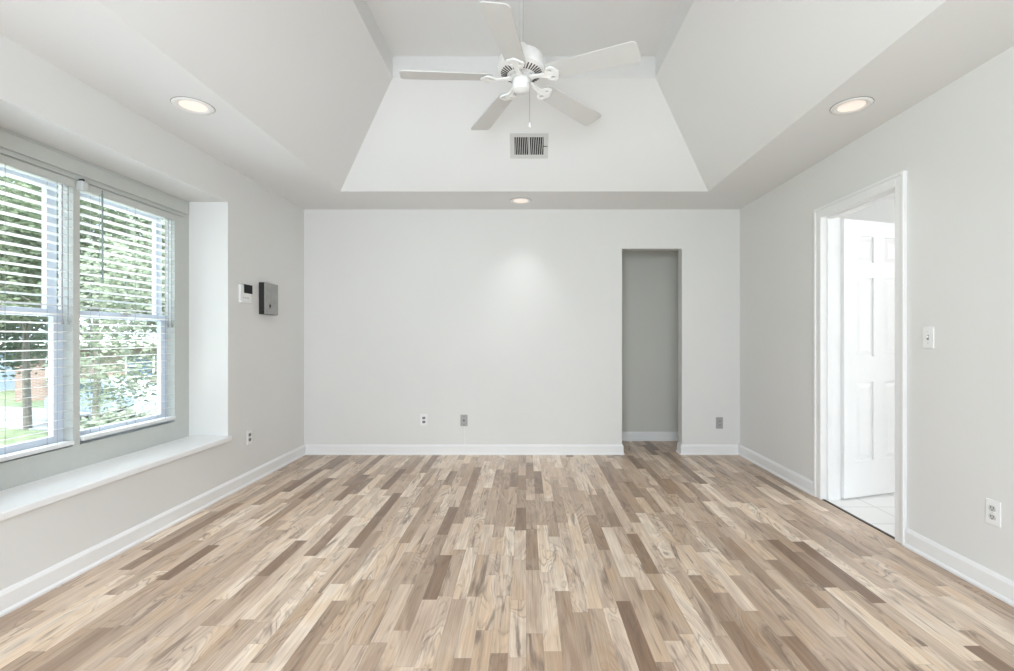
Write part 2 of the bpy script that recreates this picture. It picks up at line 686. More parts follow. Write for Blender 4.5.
# tray ceiling: flat border, four slopes, short riser and flat top
TX0, TX1, TY0, TY1 = -1.62, 1.59, 0.95, 4.19
run, rise, riser = 0.63, 0.65, 0.16
UX0, UX1, UY0, UY1 = TX0+run, TX1-run, TY0+run, TY1-run
Z1, Z2 = ZC+rise, ZC+rise+riser
m = MB()
for a, b_, c, d in ((XL, TX0, YF, YB), (TX1, XR, YF, YB), (TX0, TX1, YF, TY0), (TX0, TX1, TY1, YB)):
    m.quad((a, c, ZC), (b_, c, ZC), (b_, d, ZC), (a, d, ZC))
lo = [(TX0, TY0, ZC), (TX1, TY0, ZC), (TX1, TY1, ZC), (TX0, TY1, ZC)]
mi = [(UX0, UY0, Z1), (UX1, UY0, Z1), (UX1, UY1, Z1), (UX0, UY1, Z1)]
hi = [(UX0, UY0, Z2), (UX1, UY0, Z2), (UX1, UY1, Z2), (UX0, UY1, Z2)]
for i in range(4):
    j = (i+1) % 4
    m.quad(lo[i], lo[j], mi[j], mi[i])
    m.quad(mi[i], mi[j], hi[j], hi[i])
m.quad(*hi)
bmesh.ops.remove_doubles(m.bm, verts=m.bm.verts[:], dist=1e-5)
cl = struct(m.obj('ceiling', M['ceil']))
m = MB()
m.box(XL-0.6, XR+0.4, YF-3.2, YB+0.9, 3.5, 3.62)  # rear overhang lengthened, out of view, to block sun from the rear opening
struct(m.obj('roof', M['roof']))

# ---- baseboards (moulded top and a shoe strip)
BH = 0.10


def bb_profile(out=0.014):
    return [(0, 0), (out+0.010, 0), (out+0.010, 0.010), (out+0.004, 0.018), (out, 0.020), (out, BH-0.018), (out*0.6, BH-0.006), (out*0.35, BH), (0, BH)]


def base_y(mb, y0, y1, x, sgn):
    mb.prism([(x+sgn*a, z) for a, z in bb_profile()], 'y', y0, y1)


def base_x(mb, x0, x1, y, sgn):
    mb.prism([(y+sgn*a, z) for a, z in bb_profile()], 'x', x0, x1)


m = MB(); base_y(m, YF, YB, XL, 1)
struct(m.obj('baseboard_left', M['trim']))
m = MB(); base_x(m, XL+0.02, AX0, YB, -1); base_x(m, AX1, XR-0.02, YB, -1)
base_y(m, YB-0.01, YB+WT, AX0, 1); base_y(m, YB-0.01, YB+WT, AX1, -1)
struct(m.obj('baseboard_back', M['trim']))
m = MB(); base_x(m, 0.4, 2.15, 5.43, -1)
struct(m.obj('baseboard_alcove', M['trim']))
m = MB(); base_y(m, DY1+0.075, YB, XR, -1); base_y(m, YF, DY0-0.075, XR, -1)
struct(m.obj('baseboard_right', M['trim']))

# ---- window sill and flat casing round the twin window
m = MB()
m.bbox(XW-0.02, XL+0.028, OY0-0.008, OY1+0.008, OZ0, OZ0+0.035, 0.006, 3)
# cut the horns: part of the board that would enter the wall is the nosing only
struct(m.obj('trim_1', M['trim']))
HY = [(1.93, 2.65), (2.69, 3.415)]
HZ0, HZ1 = 0.565, 2.035
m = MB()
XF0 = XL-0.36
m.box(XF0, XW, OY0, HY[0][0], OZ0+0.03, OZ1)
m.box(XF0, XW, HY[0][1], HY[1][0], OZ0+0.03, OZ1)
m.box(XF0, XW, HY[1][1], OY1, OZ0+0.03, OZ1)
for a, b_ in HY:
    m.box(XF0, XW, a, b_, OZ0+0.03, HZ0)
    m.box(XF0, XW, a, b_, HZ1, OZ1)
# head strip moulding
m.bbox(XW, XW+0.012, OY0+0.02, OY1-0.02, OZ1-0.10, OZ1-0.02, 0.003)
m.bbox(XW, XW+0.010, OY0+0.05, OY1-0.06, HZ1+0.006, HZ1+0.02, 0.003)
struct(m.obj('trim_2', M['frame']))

for k, (a, b_) in enumerate(HY):
    zm = 1.30
    e = bpy.data.objects.new('window_%d' % (k+1), None)
    COL.objects.link(e)
    e.location = (XW-0.09, (a+b_)/2, HZ0)
    struct(e)
    ox, oy, oz = e.location

    def L_(x0, x1, y0, y1, z0, z1, mb):
        mb.bbox(x0-ox, x1-ox, y0-oy, y1-oy, z0-oz, z1-oz, 0.003)
    for nm, xa, xb, z0, z1 in (('lower_sash', -2.585, -2.555, HZ0, zm+0.02), ('upper_sash', -2.62, -2.59, zm-0.02, HZ1)):
        s = MB()
        L_(xa, xb, a, a+0.055, z0, z1, s)
        L_(xa, xb, b_-0.055, b_, z0, z1, s)
        L_(xa, xb, a+0.05, b_-0.05, z0, z0+(0.065 if nm == 'lower_sash' else 0.04), s)
        L_(xa, xb, a+0.05, b_-0.05, z1-(0.04 if nm == 'lower_sash' else 0.05), z1, s)
        so = s.obj(nm, M['vinyl'], e)
        g = MB()
        g.box((xa+xb)/2-0.002-ox, (xa+xb)/2+0.002-ox, a+0.05-oy, b_-0.05-oy, z0+0.03-oz, z1-0.03-oz)
        g.obj('glass', M['glass'], so)
    s = MB()
    L_(-2.556, -2.535, (a+b_)/2-0.03, (a+b_)/2+0.03, zm+0.005, zm+0.022, s)
    s.obj('sash_lock', M['nickel'], e)

# ---- blinds
PITCH = 0.0475


def make_blind(a, b_, label, zbot, wand_y, bracket):
    t = thing('venetian_blind', label, 'blind', (XW-0.012, (a+b_)/2, HZ1), group='horizontal blinds at the twin window')
    hw = (b_-a)/2-0.006
    zt = -0.05
    zb = zbot-HZ1
    m = MB(); m.bbox(-0.027, 0.027, -hw, hw, -0.045, -0.002, 0.003)
    m.obj('headrail', M['frame'], t)
    m = MB()
    nsl = int((zt-0.02-zb-0.02)/PITCH)
    zs = []
    for i in range(nsl):
        z = zt-0.03-i*PITCH
        if z < zb+0.03:
            break
        zs.append(z)
        pts = []
        for q in range(5):
            xx = -0.021+0.0105*q
            pts.append((xx, z+0.001*(1-(xx/0.021)**2)+0.14*xx))
        poly = pts+[(p[0], p[1]-0.0015) for p in reversed(pts)]
        m.prism(poly, 'y', -hw, hw)
    m.obj('slats', M['slat'], t)
    m = MB(); m.bbox(-0.027, 0.027, -hw, hw, zb, zb+0.022, 0.004)
    m.obj('bottom_rail', M['slat'], t)
    m = MB()
    for yy in (-hw+0.10, 0.0, hw-0.10):
        for xx in (-0.026, 0.027):
            m.tube([(xx, yy, zt+0.01), (xx, yy, zb+0.02)], 0.0011, 6)
    m.obj('ladder_cords', M['cord'], t)
    m = MB(); m.tube([(0.034, wand_y, -0.03), (0.036, wand_y, -0.55)], [0.0045, 0.0045], 8)
    m.tube([(0.034, wand_y, -0.012), (0.034, wand_y, -0.032)], 0.003, 6)
    m.obj('tilt_wand', M['wand'], t)
    m = MB()
    for yy in (hw-0.03, hw-0.062):
        m.tube([(0.018, yy, -0.03), (0.018, yy, -0.76)], 0.0022, 6)
        m.lathe([(0.002, -0.76), (0.006, -0.785), (0.007, -0.80), (0, -0.80)], 10, Matrix.Translation((0.018, yy, 0)))
    m.obj('pull_cords', M['cord'], t)
    if bracket:
        m = MB(); m.bbox(0.0, 0.045, -hw-0.028, -hw+0.012, -0.048, 0.004, 0.004)
        bk = m.obj('bracket', M['clear'], t)
        m = MB(); m.bbox(0.004, 0.046, -hw-0.024, -hw-0.012, 0.002, 0.014, 0.002)
        m.obj('bracket_tab', M['steel_dark'], bk)
    return t


make_blind(*HY[0], 'white slatted blind on the nearer left-hand window, cut by the photo edge', 0.575, -0.22, False)
make_blind(*HY[1], 'white slatted blind with a dark hanging wand, on the window nearer the back wall', 0.585, -0.245, True)

# ---- door casing, jambs, threshold
m = MB()
cw = 0.07
for x0, x1 in ((XR-0.016, XR), (XR+WT, XR+WT+0.016)):
    m.bbox(x0, x1, DY0-cw, DY0, 0, DZ+cw, 0.004)
    m.bbox(x0, x1, DY1, DY1+cw, 0, DZ+cw, 0.004)
    m.bbox(x0, x1, DY0, DY1, DZ, DZ+cw, 0.004)
# raised outer edge of the casing
m.bbox(XR-0.024, XR-0.01, DY0-cw, DY0-cw+0.02, 0, DZ+cw, 0.004)
m.bbox(XR-0.024, XR-0.01, DY1+cw-0.02, DY1+cw, 0, DZ+cw, 0.004)
m.bbox(XR-0.024, XR-0.01, DY0-cw+0.019, DY1+cw-0.019, DZ+cw-0.02, DZ+cw, 0.004)
# jamb lining and stop
m.box(XR-0.0145, XR+WT+0.0145, DY0-0.012, DY0+0.003, 0, DZ-0.003)
m.box(XR-0.0145, XR+WT+0.0145, DY1-0.003, DY1+0.012, 0, DZ-0.003)
m.box(XR-0.0145, XR+WT+0.0145, DY0-0.012, DY1+0.012, DZ-0.003, DZ+0.012)
m.bbox(XR+0.03, XR+0.065, DY0+0.001, DY0+0.014, 0, DZ-0.004, 0.003)
m.bbox(XR+0.03, XR+0.065, DY1-0.014, DY1-0.001, 0, DZ-0.004, 0.003)
m.bbox(XR+0.03, XR+0.065, DY0+0.012, DY1-0.012, DZ-0.016, DZ-0.001, 0.003)
struct(m.obj('trim_3', M['trim']))
m = MB(); m.bbox(XR-0.004, XR+0.016, DY0+0.003, DY1-0.003, 0, 0.004, 0.0015)
struct(m.obj('trim_4', M['thresh']))

# ---- side room behind the doorway
m = MB()
m.box(XR+WT, 5.4, 1.3, 1.4, -0.1, 2.6)
m.box(5.3, 5.4, 1.4, 4.4, -0.1, 2.6)
m.box(XR+WT, 5.4, 4.4, 4.5, -0.1, 2.6)
struct(m.obj('wall_side_room', M['wall']))
m = MB(); m.box(XR+0.016, 5.4, 1.3, 4.5, -0.12, 0.0)
struct(m.obj('floor_side_room', M['tile']))
m = MB(); m.box(XR+WT, 5.4, 1.3, 4.5, 2.44, 2.6)
struct(m.obj('ceiling_side_room', M['ceil']))

# ---- the open six-panel door
DW, DT = 0.67, 0.035
door = bpy.data.objects.new('door_1', None)
COL.objects.link(door)
door.location = (XR+WT+0.03, DY1-0.02, 0.0)
door.rotation_euler = (0, 0, math.radians(17))
struct(door)
m = MB()
m.box(0.02, DW-0.02, 0.012, DT-0.012, 0.03, 2.0)
st_, ms_ = 0.115, 0.105
rails = [(0.012, 0.27), (0.84, 1.03), (1.60, 1.71), (1.90, 2.015)]
m.bbox(0, st_, 0, DT, 0.012, 2.015, 0.002)
m.bbox(DW-st_, DW, 0, DT, 0.012, 2.015, 0.002)
m.box(DW/2-ms_/2, DW/2+ms_/2, 0.0005, DT-0.0005, 0.2, 1.95)
for z0, z1 in rails:
    m.box(st_-0.004, DW-st_+0.004, 0.0003, DT-0.0003, z0, z1)
for x0, x1 in ((st_, DW/2-ms_/2), (DW/2+ms_/2, DW-st_)):
    for (za, zb) in ((rails[0][1], rails[1][0]), (rails[1][1], rails[2][0]), (rails[2][1], rails[3][0])):
        for ys, yd in ((0.012, 0.003), (DT-0.012, DT-0.003)):
            g = 0.012
            o1 = [(x0+g, ys, za+g), (x1-g, ys, za+g), (x1-g, ys, zb-g), (x0+g, ys, zb-g)]
            g2 = g+0.028
            o2 = [(x0+g2, yd, za+g2), (x1-g2, yd, za+g2), (x1-g2, yd, zb-g2), (x0+g2, yd, zb-g2)]
            for i in range(4):
                j = (i+1) % 4
                m.quad(o1[i], o1[j], o2[j], o2[i])
            m.quad(*o2)
m.obj('door_leaf', M['trim'], door)
for z in (0.30, 1.08, 1.78):
    m = MB()
    m.tube([(-0.006, -0.002, z-0.045), (-0.006, -0.002, z+0.045)], 0.006, 10)
    m.box(-0.004, 0.001, 0.0, 0.030, z-0.043, z+0.043)
    m.obj('hinge', M['plate'], door)
m = MB()
for s, y0 in ((-1, 0.0), (1, DT)):
    R = Matrix.Translation((DW-0.06, y0, 0.94)) @ Matrix.Rotation(s*-PI/2, 4, 'X')
    m.lathe([(0.032, 0), (0.032, 0.006), (0.012, 0.010), (0.011, 0.03), (0.024, 0.04), (0.028, 0.052), (0.022, 0.064), (0, 0.067)], 20, R)
m.obj('door_knob', M['nickel'], door, True)

# frame of the added rear opening, unseen behind the camera
m = MB()
for x in (RX0, (RX0+RX1)/2-0.03, RX1-0.06):
    m.box(x, x+0.06, YF-0.11, YF-0.04, RZ0, RZ1)
m.box(RX0, RX1, YF-0.11, YF-0.04, RZ0, RZ0+0.07)
m.box(RX0, RX1, YF-0.11, YF-0.04, RZ1-0.07, RZ1)
w3 = struct(m.obj('window_3', M['vinyl']))

# ------------------------------------------------------------------ ceiling fan
FX, FY, FZ = -0.026, 2.727, 2.605
fan = thing('ceiling_fan', 'white five-blade ceiling fan hanging from the tray ceiling on a downrod', 'ceiling fan', (FX, FY, Z2))
dz = -Z2
m = MB(); m.lathe([(0.068, 0), (0.068, -0.012), (0.055, -0.05), (0.025, -0.075), (0.0, -0.075)], 32)
m.obj('canopy', M['fan'], fan, True)
m = MB(); m.tube([(0, 0, -0.07), (0, 0, 2.76+dz)], 0.0125, 16)
m.obj('downrod', M['rod'], fan, True)
zb = FZ+0.044+dz
m = MB()
m.lathe([(0.0, zb), (0.062, zb), (0.075, zb+0.002), (0.122, zb+0.020), (0.134, zb+0.030), (0.136, zb+0.052), (0.130, zb+0.058), (0.131, zb+0.085),
         (0.122, zb+0.108), (0.09, zb+0.125), (0.045, zb+0.135), (0.032, zb+0.15), (0.026, zb+0.18), (0.0, zb+0.18)], 64)
mo = m.obj('motor_housing', M['fan'], fan, True)
m = MB()
sl = math.atan2(0.018, 0.047)
for i in range(36):
    a = 2*PI*i/36
    R = Matrix.Rotation(a, 4, 'Z') @ Matrix.Translation((0.0985, 0, zb+0.0098)) @ Matrix.Rotation(-sl, 4, 'Y')
    m.box(-0.019, 0.019, -0.0032, 0.0032, -0.0016, 0.004, R)
m.obj('vent_slots', M['dark'], mo)
m = MB()
m.lathe([(0.0, zb+0.001), (0.066, zb+0.001), (0.068, zb-0.004), (0.066, zb-0.016), (0.058, zb-0.020), (0, zb-0.020)], 40)
m.obj('flywheel', M['rod'], fan, True)
m = MB()
m.lathe([(0.0, zb-0.018), (0.046, zb-0.018), (0.050, zb-0.024), (0.051, zb-0.068), (0.046, zb-0.080), (0.03, zb-0.088), (0.008, zb-0.090), (0, zb-0.094)], 40)
sw = m.obj('switch_housing', M['fan'], fan, True)
m = MB()
m.tube([(0.035, -0.035, zb-0.055), (0.045, -0.048, zb-0.064), (0.046, -0.049, zb-0.11), (0.046, -0.049, zb-0.285)], 0.0014, 6)
ch = m.obj('pull_chain', M['brass'], sw, True)
m = MB()
m.lathe([(0, 0.012), (0.003, 0.010), (0.006, -0.002), (0.007, -0.014), (0.004, -0.018), (0, -0.018)], 12, Matrix.Translation((0.046, -0.049, zb-0.295)))
m.obj('chain_pull', M['fan'], sw, True)


def circ(cx, cy, rx, ry, n=14):
    return [(cx+rx*math.cos(2*PI*i/n), cy+ry*math.sin(2*PI*i/n)) for i in range(n)]


# arm outline (x along the blade)
half = [(0.055, 0.017), (0.095, 0.013), (0.130, 0.011), (0.150, 0.016), (0.160, 0.032), (0.172, 0.046), (0.190, 0.052), (0.205, 0.047),
        (0.214, 0.036), (0.218, 0.024), (0.226, 0.014), (0.232, 0.0)]
outline = half+[(x, -y) for x, y in reversed(half[:-1])]
holes = [circ(0.188, 0.025, 0.013, 0.012), circ(0.188, -0.025, 0.013, 0.012)]


def blade_outline():
    pts = []
    x0, x1 = 0.165, 0.672
    w0, w1 = 0.056, 0.070
    pts += [(x0, -w0+0.02), (x0+0.02, -w0)]
    for i in range(7):
        a = -PI/2+PI/2*i/6
        pts.append((x1-0.022+0.022*math.cos(a), -(w1-0.022)+0.022*math.sin(a)))
    for i in range(7):
        a = PI/2*i/6
        pts.append((x1-0.022+0.022*math.cos(a), (w1-0.022)+0.022*math.sin(a)))
    pts += [(x0+0.02, w0), (x0, w0-0.02)]
    return pts


arm0 = blade0 = None
for i in range(5):
    a = math.radians(44.3+72*i)
    R = (0, 0, a)
    if arm0 is None:
        m = MB()
        t = shape2d(outline, holes, 0.008, 0.0012)
        # root is level, the plate is pitched with the blade
        for v in t.verts:
            k = min(1, max(0, (v.co.x-0.07)/0.08))
            ang = math.radians(-12)*k
            y, z = v.co.y, v.co.z
            v.co.y = y*math.cos(ang)-z*math.sin(ang)
            v.co.z = y*math.sin(ang)+z*math.cos(ang)+0.012*k+0.026*(1-k)
        m.add(t)
        arm0 = m.obj('blade_arm', M['fan'], fan)
        arm0.location = (0, 0, FZ+dz)
        m = MB()
        t = shape2d(blade_outline(), [], 0.005, 0.001)
        m.add(t, Matrix.Rotation(math.radians(2.9), 4, 'Y') @ Matrix.Rotation(math.radians(-12), 4, 'X'))
        blade0 = m.obj('blade', M['blade'], fan)
        blade0.location = (0, 0, FZ+0.035+dz)
        A, B = arm0, blade0
    else:
        A, B = arm0.copy(), blade0.copy()
        COL.objects.link(A); COL.objects.link(B)
    A.rotation_euler = R
    B.rotation_euler = R

# ------------------------------------------------------------------ recessed lights
dl = None
for (x, y, label, e) in ((-1.83, 2.64, 'round recessed downlight in the soffit above the window', 40),
                         (1.79, 2.64, 'round recessed downlight in the soffit by the right-hand doorway', 8),
                         (-0.05, 4.47, 'small round downlight in the soffit over the back wall', 20)):
    if dl is None:
        dl = thing('recessed_light', label, 'ceiling light', (x, y, ZC), group='recessed downlights round the tray ceiling')
        m = MB()
        m.lathe([(0.066, 0.0), (0.098, -0.0005), (0.100, -0.003), (0.096, -0.0065), (0.080, -0.008), (0.066, -0.003)], 48, cap=False)
        m.obj('trim_ring', M['ring'], dl, True)
        m = MB()
        m.lathe([(0.098, -0.0004), (0.1025, -0.0004), (0.1025, -0.0012), (0.098, -0.0012)], 48, cap=False)
        m.obj('shadow_gap', M['shadow_gap'], dl, True)  # dark ring standing in for the shadow line round the trim
        m = MB()
        m.lathe([(0.0, -0.0012), (0.062, -0.0012), (0.0665, -0.0025), (0.0665, -0.0005), (0.0, -0.0005)], 40, cap=False)
        m.obj('lens', M['lens'], dl, True)
        root = dl
    else:
        root = dup(dl, (x, y, ZC), 0, 1.0, label)
    lamp('downlight', 'SPOT', (x, y, ZC-0.012), (0, 0, 0), e, (0.97, 0.98, 1.0), spot_size=math.radians(85), spot_blend=1.0, shadow_soft_size=0.06)

# ------------------------------------------------------------------ air register on the back slope
ang = math.atan2(rise, run)
yy = 3.912
zz = ZC+rise/run*(TY1-yy)
reg = thing('air_register', 'white metal air register with dark louvres on the sloped ceiling', 'air vent', (0.025, yy, zz), (0, 0, 0))
# local: x right, y down-slope to up-slope; build flat facing -z then rotate onto the slope
reg.rotation_euler = (-ang, 0, math.radians(0))
m = MB()
w2, h2 = 0.155, 0.103
iw, ih = 0.118, 0.072
m.bbox(-w2, w2, -h2, -ih, -0.008, 0, 0.003)
m.bbox(-w2, w2, ih, h2, -0.008, 0, 0.003)
m.bbox(-w2, -iw, -ih-0.002, ih+0.002, -0.0078, 0, 0.002)
m.bbox(iw, w2, -ih-0.002, ih+0.002, -0.0078, 0, 0.002)
m.box(-0.006, 0.006, -ih, ih, -0.007, 0)
m.obj('grille_frame', M['grille'], reg)
m = MB(); m.box(-iw, iw, -ih, ih, -0.002, -0.0005)
m.obj('backing', M['dark'], reg)
m = MB()
for side in (-1, 1):
    for i in range(6):
        x = side*(0.018+i*0.0178)
        R = Matrix.Translation((x, 0, -0.006)) @ Matrix.Rotation(math.radians(side*35), 4, 'Y') @ Matrix.Rotation(math.radians(4), 4, 'Z')
        m.box(-0.0028, 0.0028, -ih, ih, -0.001, 0.001, R)
m.obj('louvres', M['grille'], reg)
m = MB(); m.box(w2-0.038, w2-0.006, -0.002, 0.002, -0.013, -0.006)
m.obj('damper_lever', M['steel_dark'], reg)

# ------------------------------------------------------------------ wall plates


def outlet(loc, rz, label, plate='plate', sock='socket', slot='dark'):
    t = thing('electrical_outlet', label, 'outlet', loc, (0, 0, rz), 'electrical outlets round the room')
    m = MB(); m.bbox(-0.035, 0.035, -0.006, 0, -0.057, 0.057, 0.0025, 2)
    m.obj('cover_plate', M[plate], t)
    for z in (-0.0195, 0.0195):
        m = MB()
        pts = [(0.0165*math.cos(a), max(-0.0125, min(0.0125, 0.0165*math.sin(a)))) for a in [2*PI*i/32 for i in range(32)]]
        m.prism([(u, v+z) for u, v in pts], 'y', -0.0085, -0.004)
        so = m.obj('socket', M[sock], t)
        m = MB()
        m.box(-0.0075, -0.0048, -0.0090, -0.006, z-0.002, z+0.007)
        m.box(0.0048, 0.0075, -0.0090, -0.006, z-0.002, z+0.007)
        m.prism([(0.003*math.cos(a), z-0.008+0.003*math.sin(a)) for a in [2*PI*i/12 for i in range(12)]], 'y', -0.0090, -0.006)
        m.obj('slots', M[slot], so)
    m = MB(); m.lathe([(0, 0), (0.003, 0), (0.0025, 0.002), (0, 0.0022)], 12, Matrix.Translation((0, -0.006, 0)) @ Matrix.Rotation(PI/2, 4, 'X'))
    m.obj('screw', M['socket'], t)
    return t


outlet((-1.016, YB, 0.345), 0, 'white outlet low on the back wall, left of the grey cable plate', 'plate', 'socket_dark')
outlet((1.925, YB, 0.315), 0, 'grey outlet low on the back wall, right of the alcove', 'plate_grey', 'plate_grey')
outlet((XL, 3.83, 0.37), PI/2, 'white outlet low on the left wall past the window sill', 'plate', 'socket_dark')
outlet((XR, 2.185, 0.368), -PI/2, 'white outlet low on the right wall, near side of the doorway', 'plate', 'socket')

cp = thing('cable_plate', 'grey cable wall plate low on the back wall with a cord below', 'wall plate', (-0.617, YB, 0.34))
m = MB(); m.bbox(-0.035, 0.035, -0.006, 0, -0.057, 0.057, 0.0025)
m.obj('cover_plate', M['plate_grey'], cp)
m = MB(); m.lathe([(0.008, 0), (0.008, 0.003), (0.0048, 0.003), (0.0048, 0.014), (0, 0.014)], 16, Matrix.Translation((0, -0.006, 0)) @ Matrix.Rotation(PI/2, 4, 'X'))
m.obj('connector', M['dark'], cp, True)
for z in (-0.042, 0.042):
    m = MB()
    m.lathe([(0, 0), (0.004, 0), (0.0035, 0.002), (0, 0.0022)], 12, Matrix.Translation((0, -0.006, z)) @ Matrix.Rotation(PI/2, 4, 'X'))
    m.obj('screw', M['dark'], cp)
m = MB()
m.tube([(-0.617, YB-0.004, 0.281), (-0.616, YB-0.004, 0.22), (-0.612, YB-0.004, 0.15), (-0.611, YB-0.004, BH+0.012), (-0.611, YB-0.019, BH-0.01), (-0.611, YB-0.019, 0.03)], 0.0026, 8)
tag(m.obj('cable', M['plate'], None, True), 'thin white cable running down the wall from the grey plate', 'cable')

sw_ = thing('light_switch', 'white toggle light switch beside the right-hand doorway', 'light switch', (XR, 2.537, 1.165), (0, 0, -PI/2))
m = MB(); m.bbox(-0.035, 0.035, -0.006, 0, -0.057, 0.057, 0.0025)
m.obj('cover_plate', M['plate'], sw_)
m = MB(); m.box(-0.006, 0.006, -0.0065, -0.004, -0.013, 0.013)
m.obj('toggle_slot', M['socket_dark'], sw_)
m = MB(); m.bbox(-0.004, 0.004, -0.018, -0.004, -0.004, 0.004, 0.001, 2, Matrix.Rotation(math.radians(-25), 4, 'X'))
m.obj('toggle', M['plate'], sw_)
for z in (-0.03, 0.03):
    m = MB()
    m.lathe([(0, 0), (0.003, 0), (0.0025, 0.002), (0, 0.0022)], 12, Matrix.Translation((0, -0.006, z)) @ Matrix.Rotation(PI/2, 4, 'X'))
    m.obj('screw', M['socket'], sw_)

kp = thing('thermostat', 'white wall thermostat with a black display, left of the metal box', 'thermostat', (XL, 3.765, 1.5), (0, 0, PI/2))
m = MB(); m.bbox(-0.078, 0.07, -0.018, 0, -0.065, 0.075, 0.005, 3)
m.obj('body', M['plate'], kp)
m = MB(); m.bbox(-0.034, 0.074, -0.024, -0.012, 0.012, 0.080, 0.003)
m.obj('display', M['screen'], kp)
m = MB()
for i in range(3):
    m.bbox(-0.05+i*0.03, -0.03+i*0.03, -0.0205, -0.016, -0.032, -0.020, 0.002)
m.obj('buttons', M['socket'], kp)
m = MB(); m.bbox(-0.078, 0.06, -0.030, -0.010, -0.066, -0.052, 0.004)
m.obj('lower_lip', M['plate'], kp)

bx = thing('metal_box', 'grey metal control box with a hinged door on the left wall', 'control box', (XL, 4.075, 1.49), (0, 0, PI/2))
m = MB(); m.bbox(-0.105, 0.105, -0.045, 0, -0.132, 0.132, 0.002)
m.obj('case', M['steel_dark'], bx)
m = MB(); m.bbox(-0.104, 0.106, -0.052, -0.046, -0.131, 0.131, 0.0025)
m.box(-0.107, -0.085, -0.051, -0.046, -0.131, 0.131)
d_ = m.obj('door', M['steel'], bx)
m = MB(); m.lathe([(0.012, 0), (0.012, 0.004), (0.006, 0.005), (0, 0.005)], 20, Matrix.Translation((-0.03, -0.052, -0.06)) @ Matrix.Rotation(PI/2, 4, 'X'))
m.obj('lock', M['steel_dark'], d_, True)
m = MB(); m.bbox(-0.045, -0.015, -0.0535, -0.051, -0.085, -0.04, 0.0008)
m.obj('lock_plate', M['socket_dark'], d_)

# ------------------------------------------------------------------ outside
GZ = -1.8


def at(px, d, z=GZ):
    return ((px-VPX)/F*d, d, z)


m = MB(); m.bbox(XL-6.5, XL-0.36, -6, 9.5, GZ-0.2, GZ+0.05, 0.01)  # unseen pale slab added to bounce sunlight up through the window
struct(m.obj('bounce_slab', M['bounce_slab']))
m = MB(); m.box(-90, XL-0.36, -30, 90, GZ-0.3, GZ)
struct(m.obj('ground_lawn', M['lawn']))
m = MB()
p0, p1 = Vector(at(-120, 19.5)), Vector(at(260, 15.5))
dr = (p1-p0).normalized()
nr = Vector((-dr.y, dr.x, 0))
for (q, w_) in ((0, 1.7),):
    a_, b__ = p0-dr*20, p1+dr*20
    t = bmesh.new()
    vv = [t.verts.new(a_-nr*w_+Vector((0, 0, .0))), t.verts.new(b__-nr*w_), t.verts.new(b__+nr*w_), t.verts.new(a_+nr*w_)]
    f = t.faces.new(vv)
    r = bmesh.ops.extrude_face_region(t, geom=[f])
    for v in [g for g in r['geom'] if isinstance(g, bmesh.types.BMVert)]:
        v.co.z += 0.04
    m.add(t)
struct(m.obj('road', M['road']))


def leaf_cloud(n, blobs, size, seed):
    rnd = random.Random(seed)
    bm = bmesh.new()
    for i in range(n):
        cx, cy, cz, rr = rnd.choice(blobs)
        while True:
            p = Vector((rnd.uniform(-1, 1), rnd.uniform(-1, 1), rnd.uniform(-1, 1)))
            if 0.25 < p.length < 1:
                break
        c = Vector((cx, cy, cz))+p*rr
        s = size*rnd.uniform(0.6, 1.3)
        q = Vector((rnd.uniform(-1, 1), rnd.uniform(-1, 1), rnd.uniform(-1, 1))).to_track_quat('Z', 'Y').to_matrix()
        pts = [(-0.5, 0, 0), (-0.15, 0.28, 0.05), (0.2, 0.22, 0.05), (0.55, 0, 0), (0.2, -0.22, 0.05), (-0.15, -0.28, 0.05)]
        bm.faces.new([bm.verts.new(c+q @ (Vector(v)*s)) for v in pts])
    return bm


def make_tree(name, label, cat, loc, blobs, n, size, leaf, trunk, seed, group):
    t = thing(name, label, cat, loc, group=group)
    mb = MB()
    for pts, r in trunk:
        mb.tube(pts, r, 8)
    mb.obj('trunk' if cat == 'tree' else 'stems', M['bark'], t, True)
    mb = MB()
    mb.bm.free()
    mb.bm = leaf_cloud(n, blobs, size, seed)
    mb.obj('foliage', M[leaf], t)
    return t


def tree_blobs(h, r, seed, k=14, lo=0.27):
    rnd = random.Random(seed)
    out = [(0, 0, h*0.68, r*0.7)]
    for i in range(k):
        a = rnd.uniform(0, 2*PI)
        d = rnd.uniform(0.3, 0.75)*r
        out.append((d*math.cos(a), d*math.sin(a), h*rnd.uniform(lo, 0.88), r*rnd.uniform(0.35, 0.5)))
    return out


def tree_trunk(h, blobs, r):
    out = [([(0, 0, -0.1), (0.05, 0.03, h*0.25), (-0.04, 0.05, h*0.5), (0, 0, h*0.72)], [r*1.25, r, r*0.8, r*0.4])]
    for b in blobs[1:6]:
        out.append(([(0, 0.02, h*0.33), (b[0]*0.5, b[1]*0.5, (h*0.33+b[2])/2+0.1), (b[0], b[1], b[2])], [r*0.5, r*0.35, r*0.12]))
    return out


